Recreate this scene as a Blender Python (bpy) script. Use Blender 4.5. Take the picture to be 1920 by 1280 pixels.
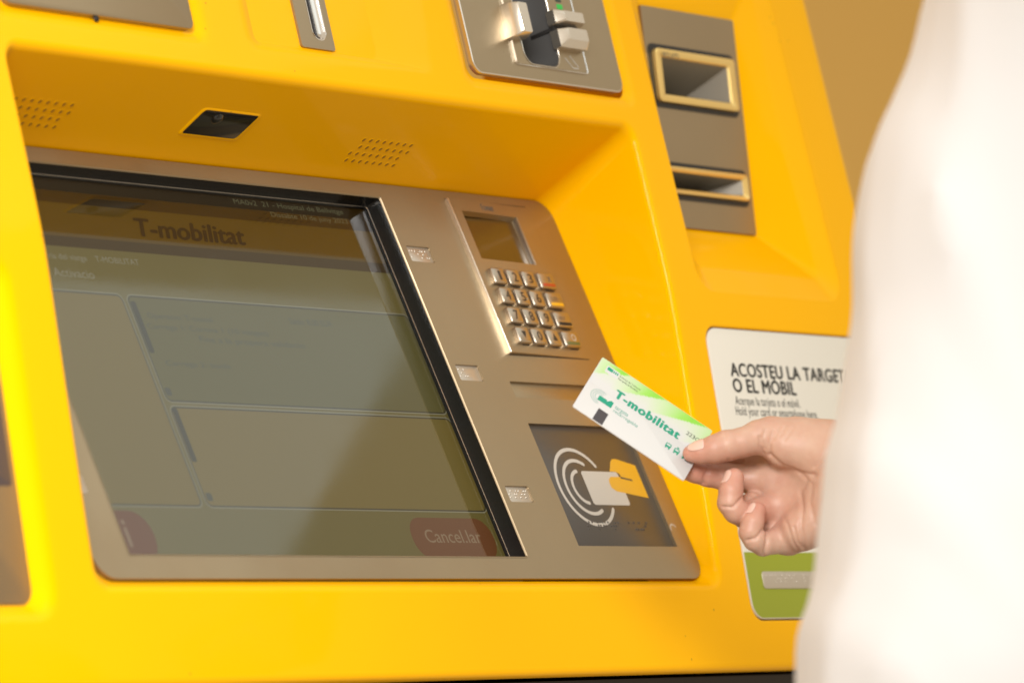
import bpy, math, random
import numpy as np
from math import sin, cos, tan, radians, pi, sqrt, atan2
from mathutils import Vector, Matrix
from mathutils.geometry import delaunay_2d_cdt

random.seed(7); np.random.seed(7)
for o in list(bpy.data.objects): bpy.data.objects.remove(o)
SC = bpy.context.scene
COL = SC.collection

# ------------------------------------------------------------------ camera
# World: X runs along the machine front (right), Y into the machine, Z up; metres.
# z = 0 is the lower edge of the interface panel.
FPX, YAW, PITCH = 9000.0, radians(53.79), radians(2.80)
CR = Vector((cos(YAW), -sin(YAW), 0))
CF = Vector((sin(YAW)*cos(PITCH), cos(YAW)*cos(PITCH), sin(PITCH)))
CU = CR.cross(CF)
CAMPOS = Vector((-2.69184468, -1.81469260, 0.00173549))
cam = bpy.data.cameras.new('camera')
cam.sensor_width = 36.0
cam.lens = FPX*36.0/1920.0
cam.clip_start = 0.05; cam.clip_end = 100
cam.dof.use_dof = True
cam.dof.focus_distance = 3.08
cam.dof.aperture_fstop = 7.1
camo = bpy.data.objects.new('camera', cam); COL.objects.link(camo)
camo.matrix_world = Matrix(((CR.x, CU.x, -CF.x, CAMPOS.x), (CR.y, CU.y, -CF.y, CAMPOS.y),
                            (CR.z, CU.z, -CF.z, CAMPOS.z), (0, 0, 0, 1)))
SC.camera = camo
SC.render.resolution_x, SC.render.resolution_y = 1024, 682

# ------------------------------------------------------------------ world + lamps (indoor hall)
w = bpy.data.worlds.new('World'); SC.world = w; w.use_nodes = True
bg = w.node_tree.nodes['Background']
bg.inputs[0].default_value = (1.0, 0.85, 0.64, 1); bg.inputs[1].default_value = 0.70

def lamp(name, loc, aim, size, power, col=(1, .95, .88), sy=None, spread=180):
    l = bpy.data.lights.new(name, 'AREA'); l.energy = power; l.color = col
    l.shape = 'RECTANGLE'; l.size = size; l.size_y = sy or size; l.spread = radians(spread)
    o = bpy.data.objects.new(name, l); COL.objects.link(o)
    o.location = loc
    o.rotation_euler = (Vector(aim)-Vector(loc)).to_track_quat('-Z', 'Y').to_euler()
    return o
lamp('hall_lamp', (-2.3, -1.2, 0.95), (-0.78, 0.0, 0.06), 0.9, 8.4, (.98, .98, .97), spread=50)
lamp('ceiling_lamp', (0.53, -1.6, 1.45), (0.53, -1.6, 0.0), 2.5, 13.0, (.74, .92, 1), 1.9)   # long luminous ceiling panel, mirrored in the screen glass

vs = SC.view_settings
vs.view_transform = 'Standard'; vs.look = 'None'; vs.exposure = 0.04; vs.gamma = 1.0
try: vs.use_curve_mapping = False
except Exception: pass
SC.render.engine = 'CYCLES'

# ------------------------------------------------------------------ materials
def mat(name, col, rough=.5, metal=0., spec=.5, coat=0., coat_rough=.1, bump=None, var=None, rvar=None,
        stint=None, coat_ior=1.5, specks=None, emit=None, estr=0., sss=0., sss_col=None, sheen=0.):
    m = bpy.data.materials.new(name); m.use_nodes = True
    nt = m.node_tree; b = nt.nodes['Principled BSDF']
    def si(k, v):
        if k in b.inputs: b.inputs[k].default_value = v
    c = (col[0], col[1], col[2], 1)
    si('Base Color', c); si('Roughness', rough); si('Metallic', metal); si('Specular IOR Level', spec)
    si('Coat Weight', coat); si('Coat Roughness', coat_rough); si('Sheen Weight', sheen)
    si('Coat IOR', coat_ior)
    if stint: si('Specular Tint', (*stint, 1))
    if emit: si('Emission Color', (*emit, 1)); si('Emission Strength', estr)
    if sss: si('Subsurface Weight', sss); si('Subsurface Radius', sss_col or (.012, .005, .003)); si('Subsurface Scale', .5)
    tc = nt.nodes.new('ShaderNodeTexCoord')
    def noise(scale, detail=3, vec=None, stretch=None):
        n = nt.nodes.new('ShaderNodeTexNoise'); n.inputs['Scale'].default_value = scale; n.inputs['Detail'].default_value = detail
        if stretch:
            mp = nt.nodes.new('ShaderNodeMapping'); mp.inputs['Scale'].default_value = stretch
            nt.links.new(tc.outputs['Object'], mp.inputs[0]); nt.links.new(mp.outputs[0], n.inputs[0])
        else: nt.links.new(tc.outputs['Object'], n.inputs[0])
        return n
    if var:   # (scale, amount, detail)
        n = noise(var[0], var[2] if len(var) > 2 else 3)
        mx = nt.nodes.new('ShaderNodeMix'); mx.data_type = 'RGBA'
        a = var[1]
        mx.inputs[6].default_value = tuple(x*(1-a) for x in col)+(1,)
        mx.inputs[7].default_value = tuple(min(1, x*(1+a)) for x in col)+(1,)
        nt.links.new(n.outputs[0], mx.inputs[0]); nt.links.new(mx.outputs[2], b.inputs['Base Color'])
    if specks:   # sparse grime dots: (scale, size, darkness)
        vo = nt.nodes.new('ShaderNodeTexVoronoi'); vo.inputs['Scale'].default_value = specks[0]
        nt.links.new(tc.outputs['Object'], vo.inputs['Vector'])
        lt = nt.nodes.new('ShaderNodeMath'); lt.operation = 'LESS_THAN'; lt.inputs[1].default_value = specks[1]; nt.links.new(vo.outputs['Distance'], lt.inputs[0])
        nm = noise(9, 2); g2_ = nt.nodes.new('ShaderNodeMath'); g2_.operation = 'GREATER_THAN'; g2_.inputs[1].default_value = .56; nt.links.new(nm.outputs[0], g2_.inputs[0])
        mu = nt.nodes.new('ShaderNodeMath'); mu.operation = 'MULTIPLY'; nt.links.new(lt.outputs[0], mu.inputs[0]); nt.links.new(g2_.outputs[0], mu.inputs[1])
        m2 = nt.nodes.new('ShaderNodeMath'); m2.operation = 'MULTIPLY'; m2.inputs[1].default_value = specks[2]; nt.links.new(mu.outputs[0], m2.inputs[0])
        ms = nt.nodes.new('ShaderNodeMix'); ms.data_type = 'RGBA'; ms.inputs[7].default_value = (.10, .06, .02, 1)
        src = b.inputs['Base Color'].links[0].from_socket if b.inputs['Base Color'].is_linked else None
        if src: nt.links.new(src, ms.inputs[6])
        else: ms.inputs[6].default_value = c
        nt.links.new(m2.outputs[0], ms.inputs[0]); nt.links.new(ms.outputs[2], b.inputs['Base Color'])
    if rvar:  # (scale, lo, hi)
        n = noise(rvar[0], 5)
        mr = nt.nodes.new('ShaderNodeMapRange'); mr.inputs[1].default_value = .35; mr.inputs[2].default_value = .65
        mr.inputs[3].default_value = rvar[1]; mr.inputs[4].default_value = rvar[2]
        nt.links.new(n.outputs[0], mr.inputs[0]); nt.links.new(mr.outputs[0], b.inputs['Roughness'])
    if bump:  # (scale, strength, distance, stretch)
        n = noise(bump[0], 3, stretch=bump[3] if len(bump) > 3 else None)
        bp = nt.nodes.new('ShaderNodeBump'); bp.inputs['Strength'].default_value = bump[1]; bp.inputs['Distance'].default_value = bump[2]
        nt.links.new(n.outputs[0], bp.inputs['Height']); nt.links.new(bp.outputs[0], b.inputs['Normal'])
    return m

M = {}
M['yellow'] = mat('yellow_paint', (.88, .435, .0), .36, spec=.05, stint=(1, .62, .06), coat=.24, coat_rough=.07, coat_ior=1.32, bump=(420, .03, .0004), var=(6, .03), rvar=(22, .30, .42), specks=(55, .045, .45))
M['steel'] = mat('bead_blasted_steel', (.35, .27, .17), .42, metal=.85, bump=(500, .10, .0002, (1, 6, 6)), var=(9, .07, 6), rvar=(11, .33, .50), specks=(70, .035, .35))
M['steel_key'] = mat('key_steel', (.40, .34, .27), .30, metal=.9, bump=(900, .08, .0002))
M['chrome'] = mat('polished_chrome', (.82, .80, .78), .14, metal=1.)
M['lipsteel'] = mat('satin_lip_metal', (.66, .60, .52), .25, metal=.9)
M['grey_plastic'] = mat('grey_plastic', (.075, .072, .070), .38)
M['dark'] = mat('dark_gap', (.008, .006, .005), .7)
M['hole_shade'] = mat('grille_hole_shade', (.34, .15, .0), .8)  # brown stands for the shade inside the speaker holes
M['black_gloss'] = mat('black_bezel', (.006, .006, .006), .16, spec=.6)
M['black_rubber'] = mat('black_gasket', (.012, .011, .010), .55)
M['gold'] = mat('warm_metallic_bezel', (.84, .60, .22), .30, metal=.75)
M['funnel'] = mat('grey_funnel', (.22, .19, .145), .40, metal=.2)
M['sign_white'] = mat('sign_white', (.68, .64, .57), .38, var=(8, .02))
M['sign_green'] = mat('sign_green', (.27, .31, .006), .38)
M['ink'] = mat('black_ink', (.012, .011, .010), .5)
M['ink_soft'] = mat('soft_ink', (.10, .095, .085), .5)
M['braille_plate'] = mat('braille_metal', (.56, .50, .43), .38, metal=.8)
M['plinth'] = mat('dark_plinth', (.012, .008, .006), .6)
M['wall'] = mat('tan_wall', (.68, .40, .085), .6, var=(1.5, .06), bump=(60, .05, .002))
M['card'] = mat('card_white', (.55, .545, .54), .35, coat=.1)
M['teal'] = mat('teal_ink', (.0, .26, .155), .4)
M['teal_soft'] = mat('teal_soft_ink', (.10, .32, .25), .4)
M['card_dark'] = mat('card_dark_square', (.045, .035, .038), .4)
M['reader_black'] = mat('reader_dark_face', (.055, .045, .038), .30)
M['icon_white'] = mat('icon_white', (.47, .43, .385), .30)
M['icon_yellow'] = mat('icon_yellow', (.62, .33, .02), .30)
M['led_green'] = mat('green_lamp', (.0, .15, .02), .4, emit=(.02, .5, .06), estr=.6)
M['led_off'] = mat('unlit_lamp', (.03, .045, .03), .4)
M['red'] = mat('key_red', (.42, .05, .015), .4)
M['amber'] = mat('key_yellow', (.75, .40, .02), .4)
M['keygreen'] = mat('key_green', (.10, .12, .04), .4)
M['display'] = mat('keypad_display', (.085, .045, .012), .12, spec=.6)
M['smoked'] = mat('smoked_window', (.012, .010, .008), .10)
M['leftdark'] = mat('dark_outlet', (.07, .05, .05), .45)
M['shirt'] = mat('white_cotton', (.65, .65, .665), .85, sheen=.2, bump=(260, .15, .0006), var=(5, .015))
M['nail'] = mat('fingernail', (.70, .46, .385), .22, coat=.4)

def lcd(name, col, e):
    return mat(name, tuple(x*.12 for x in col), .5, emit=col, estr=e)
M['lcd_page'] = lcd('lcd_page', (.74, .58, .15), .12)
M['lcd_bar'] = lcd('lcd_bar', (.30, .15, .01), .04)
M['lcd_band'] = lcd('lcd_band', (.80, .44, .03), .06)
M['lcd_box'] = lcd('lcd_box', (.82, .58, .13), .135)
M['lcd_detail'] = lcd('lcd_detail', (.70, .59, .17), .095)
M['lcd_hood_reflection'] = lcd('lcd_hood_reflection', (.40, .20, .0), .05)  # brown of the hood's reflection, given to the display as colour
M['lcd_line'] = lcd('lcd_line', (.40, .34, .20), .05)
M['lcd_hi'] = lcd('lcd_highlight', (.85, .78, .55), .20)
M['lcd_text'] = lcd('lcd_text', (.36, .34, .22), .11)
M['lcd_logo'] = lcd('lcd_logo', (.20, .10, .03), .03)
M['lcd_pale'] = lcd('lcd_pale', (.80, .74, .40), .10)
M['lcd_red'] = lcd('lcd_red', (.58, .19, .05), .17)
M['lcd_cream'] = lcd('lcd_cream', (.90, .58, .34), .19)

def glass_mat():
    m = bpy.data.materials.new('screen_glass'); m.use_nodes = True; nt = m.node_tree
    nt.nodes.remove(nt.nodes['Principled BSDF']); out = nt.nodes['Material Output']
    fr = nt.nodes.new('ShaderNodeFresnel'); fr.inputs[0].default_value = 1.52
    tr = nt.nodes.new('ShaderNodeBsdfTransparent'); tr.inputs[0].default_value = (.90, .91, .86, 1)
    gl = nt.nodes.new('ShaderNodeBsdfGlossy'); gl.inputs['Roughness'].default_value = .035
    n = nt.nodes.new('ShaderNodeTexNoise'); n.inputs['Scale'].default_value = 9; n.inputs['Detail'].default_value = 6
    tc = nt.nodes.new('ShaderNodeTexCoord'); nt.links.new(tc.outputs['Object'], n.inputs[0])
    mr = nt.nodes.new('ShaderNodeMapRange'); mr.inputs[1].default_value = .35; mr.inputs[2].default_value = .7
    mr.inputs[3].default_value = .02; mr.inputs[4].default_value = .075
    nt.links.new(n.outputs[0], mr.inputs[0]); nt.links.new(mr.outputs[0], gl.inputs['Roughness'])
    ml = nt.nodes.new('ShaderNodeMath'); ml.operation = 'MULTIPLY'; ml.inputs[1].default_value = 1.25; ml.use_clamp = True
    mx = nt.nodes.new('ShaderNodeMixShader')
    nt.links.new(fr.outputs[0], ml.inputs[0]); nt.links.new(ml.outputs[0], mx.inputs[0])
    nt.links.new(tr.outputs[0], mx.inputs[1]); nt.links.new(gl.outputs[0], mx.inputs[2])
    nt.links.new(mx.outputs[0], out.inputs[0])
    return m
M['glass'] = glass_mat()

def card_print_mat():      # flat print of the travel card: soft green rays along its long upper edge
    m = bpy.data.materials.new('card_green_print'); m.use_nodes = True; nt = m.node_tree; b = nt.nodes['Principled BSDF']
    b.inputs['Roughness'].default_value = .35
    at = nt.nodes.new('ShaderNodeAttribute'); at.attribute_name = 'print'
    nt.links.new(at.outputs['Color'], b.inputs['Base Color'])
    return m
M['card_print'] = card_print_mat()

def skin_mat():
    m = bpy.data.materials.new('skin'); m.use_nodes = True; nt = m.node_tree; b = nt.nodes['Principled BSDF']
    b.inputs['Roughness'].default_value = .46; b.inputs['Specular IOR Level'].default_value = .4
    b.inputs['Subsurface Weight'].default_value = .18; b.inputs['Subsurface Radius'].default_value = (.010, .0035, .002)
    b.inputs['Subsurface Scale'].default_value = .4
    at = nt.nodes.new('ShaderNodeAttribute'); at.attribute_name = 'tint'
    tc = nt.nodes.new('ShaderNodeTexCoord')
    n = nt.nodes.new('ShaderNodeTexNoise'); n.inputs['Scale'].default_value = 85; n.inputs['Detail'].default_value = 6
    nt.links.new(tc.outputs['Object'], n.inputs[0])
    mx = nt.nodes.new('ShaderNodeMix'); mx.data_type = 'RGBA'; mx.blend_type = 'MULTIPLY'; mx.inputs[0].default_value = .55
    cr = nt.nodes.new('ShaderNodeValToRGB'); cr.color_ramp.elements[0].position = .3; cr.color_ramp.elements[1].position = .7
    cr.color_ramp.elements[0].color = (.84, .66, .62, 1); cr.color_ramp.elements[1].color = (1, 1, .98, 1)
    nt.links.new(n.outputs[0], cr.inputs[0]); nt.links.new(at.outputs['Color'], mx.inputs[6]); nt.links.new(cr.outputs[0], mx.inputs[7])
    nt.links.new(mx.outputs[2], b.inputs['Base Color'])
    v = nt.nodes.new('ShaderNodeTexNoise'); v.inputs['Scale'].default_value = 700; v.inputs['Detail'].default_value = 2
    nt.links.new(tc.outputs['Object'], v.inputs[0])
    bp = nt.nodes.new('ShaderNodeBump'); bp.inputs['Strength'].default_value = .22; bp.inputs['Distance'].default_value = .0005
    nt.links.new(v.outputs[0], bp.inputs['Height']); nt.links.new(bp.outputs[0], b.inputs['Normal'])
    return m
M['skin'] = skin_mat()

# ------------------------------------------------------------------ mesh helpers (mm in, metres out)
def mk(name, verts, faces, m, parent=None, smooth=False, scale=.001):
    me = bpy.data.meshes.new(name)
    me.from_pydata([tuple(c*scale for c in v) for v in verts], [], faces); me.update()
    if m is not None: me.materials.append(M[m] if isinstance(m, str) else m)
    if smooth: me.polygons.foreach_set('use_smooth', [True]*len(me.polygons))
    o = bpy.data.objects.new(name, me); COL.objects.link(o)
    if parent is not None: o.parent = parent
    return o
def thing(name, label, cat, group=None):
    o = bpy.data.objects.new(name, None); COL.objects.link(o); o.empty_display_size = .05
    o['label'] = label; o['category'] = cat
    if group: o['group'] = group
    return o
def wn(o):
    md = o.modifiers.new('weighted_normals', 'WEIGHTED_NORMAL'); md.weight = 50; md.keep_sharp = False
    return o
def smooth_angle(o, ang=35):
    me = o.data; me.polygons.foreach_set('use_smooth', [True]*len(me.polygons))
    try: me.set_sharp_from_angle(angle=radians(ang))
    except Exception: pass
    return o

class Frame:
    """plane with coordinates (x, s, h): x along the machine, s up the slope, h outward"""
    def __init__(s, o, v, x=(1, 0, 0)):
        s.o = Vector(o); s.x = Vector(x).normalized(); s.v = Vector(v).normalized(); s.n = s.x.cross(s.v).normalized()
    def __call__(s, x, t, h=0.):
        return tuple(s.o + s.x*x + s.v*t + s.n*h)

TP = radians(26.93)
FP = Frame((0, 0, 0), (0, sin(TP), cos(TP)))                       # interface panel
def yF(z):                                                          # front skin of the machine
    s1, s2, zc, wd = .200, .285, 195., 10.
    a = (z-zc)/wd
    return -9+s1*z+(s2-s1)*wd*(a if a > 30 else math.log1p(math.exp(a)))
FL = Frame((0, -9, 0), (0, .200, 1))                                # lower front
FU = Frame((0, yF(300), 300), (0, .285, 1))                         # upper front
CU2 = sqrt(1+.285**2)
def U(z): return (z-300)*CU2
CL2 = sqrt(1+.2**2)
def L(z): return z*CL2
FB = Frame((0, 80, 247), (0, 20, 155))                              # banknote plate
PT = 294.0                                                          # panel length up the slope
_pc = Vector(FP(0, PT, -3)); _pa = Vector((0, yF(311), 311))
FS = Frame(_pc, _pa-_pc); SL = (_pa-_pc).length                     # underside of the hood

def rr(x0, x1, y0, y1, r, n=6):
    r = max(.01, min(r, (x1-x0)/2-.01, (y1-y0)/2-.01)); out = []
    for cx, cy, a0 in ((x1-r, y1-r, 0), (x0+r, y1-r, 90), (x0+r, y0+r, 180), (x1-r, y0+r, 270)):
        for i in range(n+1):
            a = radians(a0+90*i/n); out.append((cx+r*cos(a), cy+r*sin(a)))
    return out                                                       # counter-clockwise
def rrd(x0, x1, y0, y1, r, n=8, m=22):
    """rounded rectangle with extra points along the straight sides"""
    c = rr(x0, x1, y0, y1, r, n); out = []
    for q in range(4):
        out += c[q*(n+1):(q+1)*(n+1)]
        a = c[q*(n+1)+n]; b = c[((q+1)*(n+1)) % len(c)]
        out += [(a[0]+(b[0]-a[0])*k/(m+1), a[1]+(b[1]-a[1])*k/(m+1)) for k in range(1, m+1)]
    return out
def loft(rings, closed=True):
    v = []; f = []; n = len(rings[0])
    for r in rings: v += r
    for k in range(len(rings)-1):
        for i in range(n if closed else n-1):
            j = (i+1) % n; f.append((k*n+i, k*n+j, (k+1)*n+j, (k+1)*n+i))
    return v, f
def plate(name, fr, x0, x1, s0, s1, r, h0, h1, m, parent, bev=.4, n=5, hx=None):
    """solid rounded slab from h0 to h1 with a small bevel; hx(x) adds height"""
    g = hx or (lambda x: 0)
    o = rr(x0, x1, s0, s1, r, n); i = rr(x0+bev, x1-bev, s0+bev, s1-bev, max(.02, r-bev), n)
    rings = [[fr(x, s, h0) for x, s in o], [fr(x, s, h1-bev+g(x)) for x, s in o],
             [fr(x, s, h1-bev*.3+g(x)) for x, s in rr(x0+bev*.3, x1-bev*.3, s0+bev*.3, s1-bev*.3, max(.02, r-bev*.3), n)],
             [fr(x, s, h1+g(x)) for x, s in i]]
    v, f = loft(rings); k = len(o)
    f.append(tuple(range(3*k, 4*k))); f.append(tuple(range(k-1, -1, -1)))
    ob = mk(name, v, f, m, parent); return smooth_angle(ob, 50)
def sheet(name, fr, pts, h, m, parent):
    return mk(name, [fr(x, s, h) for x, s in pts], [tuple(range(len(pts)))], m, parent)
def inpoly(p, poly):
    x, y = p; c = False; j = len(poly)-1
    for i in range(len(poly)):
        xi, yi = poly[i]; xj, yj = poly[j]
        if (yi > y) != (yj > y) and x < (xj-xi)*(y-yi)/(yj-yi)+xi: c = not c
        j = i
    return c
def cdt_fill(outer, holes, step=None):
    pts = list(outer); edges = [(i, (i+1) % len(outer)) for i in range(len(outer))]
    for h in holes:
        b = len(pts); pts += h; edges += [(b+i, b+(i+1) % len(h)) for i in range(len(h))]
    nb = len(pts)
    if step:
        xs = [p[0] for p in outer]; ys = [p[1] for p in outer]
        arr = np.array(pts)
        x = min(xs)+step
        while x < max(xs):
            y = min(ys)+step
            while y < max(ys):
                if inpoly((x, y), outer) and not any(inpoly((x, y), h) for h in holes) and np.min(np.hypot(arr[:nb, 0]-x, arr[:nb, 1]-y)) > step*.45:
                    pts.append((x, y))
                y += step
            x += step
    V, E_, Fc, ov, oe, of = delaunay_2d_cdt([Vector(p) for p in pts], edges, [], 0, 1e-5)
    V = [tuple(v) for v in V]; fs = []
    for f in Fc:
        c = (sum(V[i][0] for i in f)/3, sum(V[i][1] for i in f)/3)
        if inpoly(c, outer) and not any(inpoly(c, h) for h in holes): fs.append(tuple(f))
    return V, fs, ov
def holed_plate(name, fr, outer, holes, h0, h1, m, parent, bev=.5):
    """flat plate with openings, side walls down to h0"""
    V, Fs, ov = cdt_fill(outer, holes)
    v = [fr(x, s, h1) for x, s in V]; f = [t if True else t for t in Fs]
    # make sure the faces look outward
    out = []
    for t in f:
        a, b, c = (V[i] for i in t)
        if (b[0]-a[0])*(c[1]-a[1])-(b[1]-a[1])*(c[0]-a[0]) < 0: t = t[::-1]
        out.append(t)
    f = out
    for loop in [outer]+holes:
        k = len(v); n = len(loop)
        v += [fr(x, s, h1) for x, s in loop]+[fr(x, s, h0) for x, s in loop]
        for i in range(n):
            j = (i+1) % n
            q = (k+i, k+n+i, k+n+j, k+j)
            f.append(q if loop is outer else q[::-1])
    return mk(name, v, f, m, parent)

_dg = {}
def text(name, body, fr, x0, x1, s0, s1, h, m, parent, bold=0., shear=0., spacing=1., rot=None):
    """lettering as a flat print fitted to the box x0..x1, s0..s1 of a frame"""
    cu = bpy.data.curves.new(name, 'FONT'); cu.body = body; cu.size = 1; cu.shear = shear
    cu.space_character = spacing; cu.fill_mode = 'FRONT'; cu.resolution_u = 4
    t = bpy.data.objects.new(name, cu); COL.objects.link(t)
    dg = bpy.context.evaluated_depsgraph_get(); dg.update()
    me = bpy.data.meshes.new_from_object(t.evaluated_get(dg))
    bpy.data.objects.remove(t); bpy.data.curves.remove(cu)
    copies = [(0, 0)] if bold <= 0 else [(-bold, 0), (bold, 0), (0, bold*.6), (0, -bold*.6), (0, 0)]
    n = len(me.vertices); co = np.zeros(n*3); me.vertices.foreach_get('co', co); co = co.reshape(-1, 3)
    lo = co.min(0); hi = co.max(0); sz = np.maximum(hi-lo, 1e-6)
    new = []; faces = []; polys = [tuple(p.vertices) for p in me.polygons]
    for k, (ox, oy) in enumerate(copies):       # stroke weight: shifted layers, a hair apart
        faces += [tuple(i+k*n for i in p) for p in polys]
        for c in co:
            a = x0+(c[0]+ox-lo[0]+bold)/(sz[0]+2*bold)*(x1-x0); b = s0+(c[1]+oy-lo[1]+bold*.6)/(sz[1]+1.2*bold)*(s1-s0)
            new.append(tuple(Vector(fr(a, b, h+.012*k))*.001))
    bpy.data.meshes.remove(me); me = bpy.data.meshes.new(name); me.from_pydata(new, [], faces)
    me.materials.append(M[m]); me.update()
    o = bpy.data.objects.new(name, me); COL.objects.link(o); o.parent = parent
    return o
def join_meshes(name, parts, m, parent):
    v = []; f = []
    for pv, pf in parts:
        b = len(v); v += pv; f += [tuple(i+b for i in q) for q in pf]
    return mk(name, v, f, m, parent)
def dome(fr, x, s, h, r, k=.6, n=8, rings=3):
    v = []; f = []
    for q in range(rings):
        a = pi/2*q/rings
        v += [fr(x+r*cos(a)*cos(2*pi*i/n), s+r*cos(a)*sin(2*pi*i/n), h+r*k*sin(a)) for i in range(n)]
    v.append(fr(x, s, h+r*k))
    for q in range(rings-1):
        for i in range(n): f.append((q*n+i, q*n+(i+1) % n, (q+1)*n+(i+1) % n, (q+1)*n+i))
    t = len(v)-1
    for i in range(n): f.append(((rings-1)*n+i, (rings-1)*n+(i+1) % n, t))
    return v, f
BR = {'a': '1', 'b': '12', 'c': '14', 'd': '145', 'e': '15', 'f': '124', 'g': '1245', 'h': '125', 'i': '24', 'j': '245', 'l': '123',
      'm': '134', 'n': '1345', 'o': '135', 'p': '1234', 'r': '1235', 's': '234', 't': '2345', 'u': '136', ' ': '', '-': '36'}
def braille(name, s, fr, x, y, h, pitch, m, parent, r=None, adv=None):
    parts = []; r = r or pitch*.30; adv = adv or pitch*2.5
    for k, ch in enumerate(s):
        for d in BR.get(ch, '136'):
            d = int(d)-1
            parts.append(dome(fr, x+k*adv+(d//3)*pitch, y-(d % 3)*pitch, h, r))
    o = join_meshes(name, parts, m, parent); return smooth_angle(o, 80)
def arc_band(cx, cy, r, wd, a0, a1, n=40):
    o = []; i = []
    for k in range(n+1):
        a = radians(a0+(a1-a0)*k/n); o.append((cx+(r+wd/2)*cos(a), cy+(r+wd/2)*sin(a))); i.append((cx+(r-wd/2)*cos(a), cy+(r-wd/2)*sin(a)))
    return o, i
def arc_sheet(name, fr, cx, cy, r, wd, a0, a1, h, m, parent, n=40):
    o, i = arc_band(cx, cy, r, wd, a0, a1, n)
    v = [fr(x, s, h) for x, s in o]+[fr(x, s, h) for x, s in i]
    return mk(name, v, [(k, k+1, n+2+k, n+1+k) for k in range(n)], m, parent)

# ------------------------------------------------------------------ setting: the wall behind
wv = [(-6000, 900, -1500), (6000, 900, -1500), (6000, 900, 2600), (-6000, 900, 2600)]
wall = mk('wall', wv, [(0, 1, 2, 3)], 'wall'); wall['kind'] = 'structure'

# ------------------------------------------------------------------ the ticket machine
TM = thing('ticket_machine', 'yellow ticket vending machine with tilted touchscreen, keypad and steel fittings', 'ticket machine')

# --- moulded yellow shell: front skin with lofted recesses
def ridge_ring(x0, x1, z0, z1, r, dh=0.): return [(x, z) for x, z in rrd(x0, x1, z0, z1, r, 8)]
def on_skin(p, d=0.): return Vector((p[0], yF(p[1])+d, p[1]))
holes = []; lofts = []
def recess(rb, rbr, ex, inner, bev, nb=7, floor=False, chamfer=False):
    """rb ridge rectangle on the skin, ex how far the rounding reaches out, inner = list of 3-D points (mm)"""
    A = rrd(rb[0]-ex, rb[1]+ex, rb[2]-ex, rb[3]+ex, rbr+ex, 8); B = rrd(*rb, rbr, 8)
    holes.append(A); rings = []
    for k in range(nb+1):
        t = k/nb; ring = []
        for a, b, c in zip(A, B, inner):
            a = on_skin(a); b = on_skin(b); c = Vector(c); e = c-b; l = e.length
            d = b+e*(min(bev, l*.5)/l if l > 1e-6 else 0)
            if chamfer:                      # flat band with two small rounded edges
                o_ = (a-b).normalized()*2.2; w_ = (d-b).normalized()*2.2; m_ = (d-a).normalized()*2.2
                a0, a1, a2 = a+o_, a, a+m_; d0, d1, d2 = d-m_, d, d+w_
                if k <= 3: u_ = k/3; q_ = a0*(1-u_)**2+a1*2*u_*(1-u_)+a2*u_*u_
                else: u_ = (k-4)/(nb-4); q_ = d0*(1-u_)**2+d1*2*u_*(1-u_)+d2*u_*u_
                if k == 0: q_ = a
                ring.append(tuple(q_))
            else: ring.append(tuple(a*(1-t)**2+b*2*t*(1-t)+d*t*t))
        rings.append(ring)
    rings.append([tuple(Vector(x)*.5+Vector(c)*.5) for x, c in zip(rings[-1], inner)])
    rings.append([tuple(c) for c in inner])
    if floor:
        cc_ = sum((Vector(c) for c in inner), Vector())/len(inner)
        rings.append([tuple(cc_+(Vector(c)-cc_)*.5) for c in inner]); rings.append([tuple(cc_+(Vector(c)-cc_)*.002) for c in inner])
    lofts.append(rings)
# screen recess
recess((-625, 13, -4, 311), 11, 4.5, [FP(x, s, -3) for x, s in rrd(-612, 9.8, 0, PT, 15, 8)], 6)
# banknote recess
recess((58, 226, 207, 446), 10, 9, [FB(x, s, -2) for x, s in rrd(76, 194.6, -.3, 158, 2, 8)], 13, chamfer=True)
# left-hand outlet module
recess((-870, -664, -20, 183), 16, 6, [FL(x, s, -8) for x, s in rrd(-862, -673, L(-13), L(176), 10, 8)], 5)
# shallow pockets in the hood: sign plate, coin entry, bank card reader
recess((-629, -436, 329, 500), 9, 5, [FU(x, s, -3.5) for x, s in rrd(-621, -443, U(334), U(490), 6, 8)], 5, floor=True)
recess((-394, -204, 330, 500), 9, 5, [FU(x, s, -2.2) for x, s in rrd(-386, -262, U(334), U(490), 6, 8)], 8)
recess((-171, 24, 326, 500), 9, 5, [FU(x, s, -3) for x, s in rrd(-164, 16, U(331), U(490), 8, 8)], 5)
# validator sign pocket
recess((45.5, 262, -28.5, 174.5), 13, 1.6, [FL(x, s, -2.2) for x, s in rrd(46.3, 261.2, L(-27.7), L(173.5), 12.5, 8)], 1.2)
# outer edge rounding and sides
OUT = (-960, 288, -63, 620)
A = rrd(OUT[0]+9, OUT[1]-9, OUT[2]+7, OUT[3]-9, 14, 8); B = rrd(*OUT, 20, 8)
rings = []
for k in range(8):
    t = k/7; ring = []
    for a, b in zip(A, B):
        a = on_skin(a); b = on_skin(b); d = b+Vector((0, 10, 0)); ring.append(tuple(a*(1-t)**2+b*2*t*(1-t)+d*t*t))
    rings.append(ring)
rings.append([(x, y+300, z) for x, y, z in rings[-1]])
lofts.append(rings)
V, Fs, _ = cdt_fill(A, holes, 16.)
vs_ = [tuple(on_skin(p)) for p in V]; fs_ = []
for t in Fs:
    a, b, c = (V[i] for i in t)
    fs_.append(t if (b[0]-a[0])*(c[1]-a[1])-(b[1]-a[1])*(c[0]-a[0]) > 0 else t[::-1])
for i, rg in enumerate(lofts):
    v, f = loft(rg); b0 = len(vs_); vs_ += v
    fl = i < len(lofts)-1
    fs_ += [tuple(q+b0 for q in (t[::-1] if not fl else t)) for t in f]
shell = mk('shell', vs_, fs_, 'yellow', TM, smooth=True)
import bmesh
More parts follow.
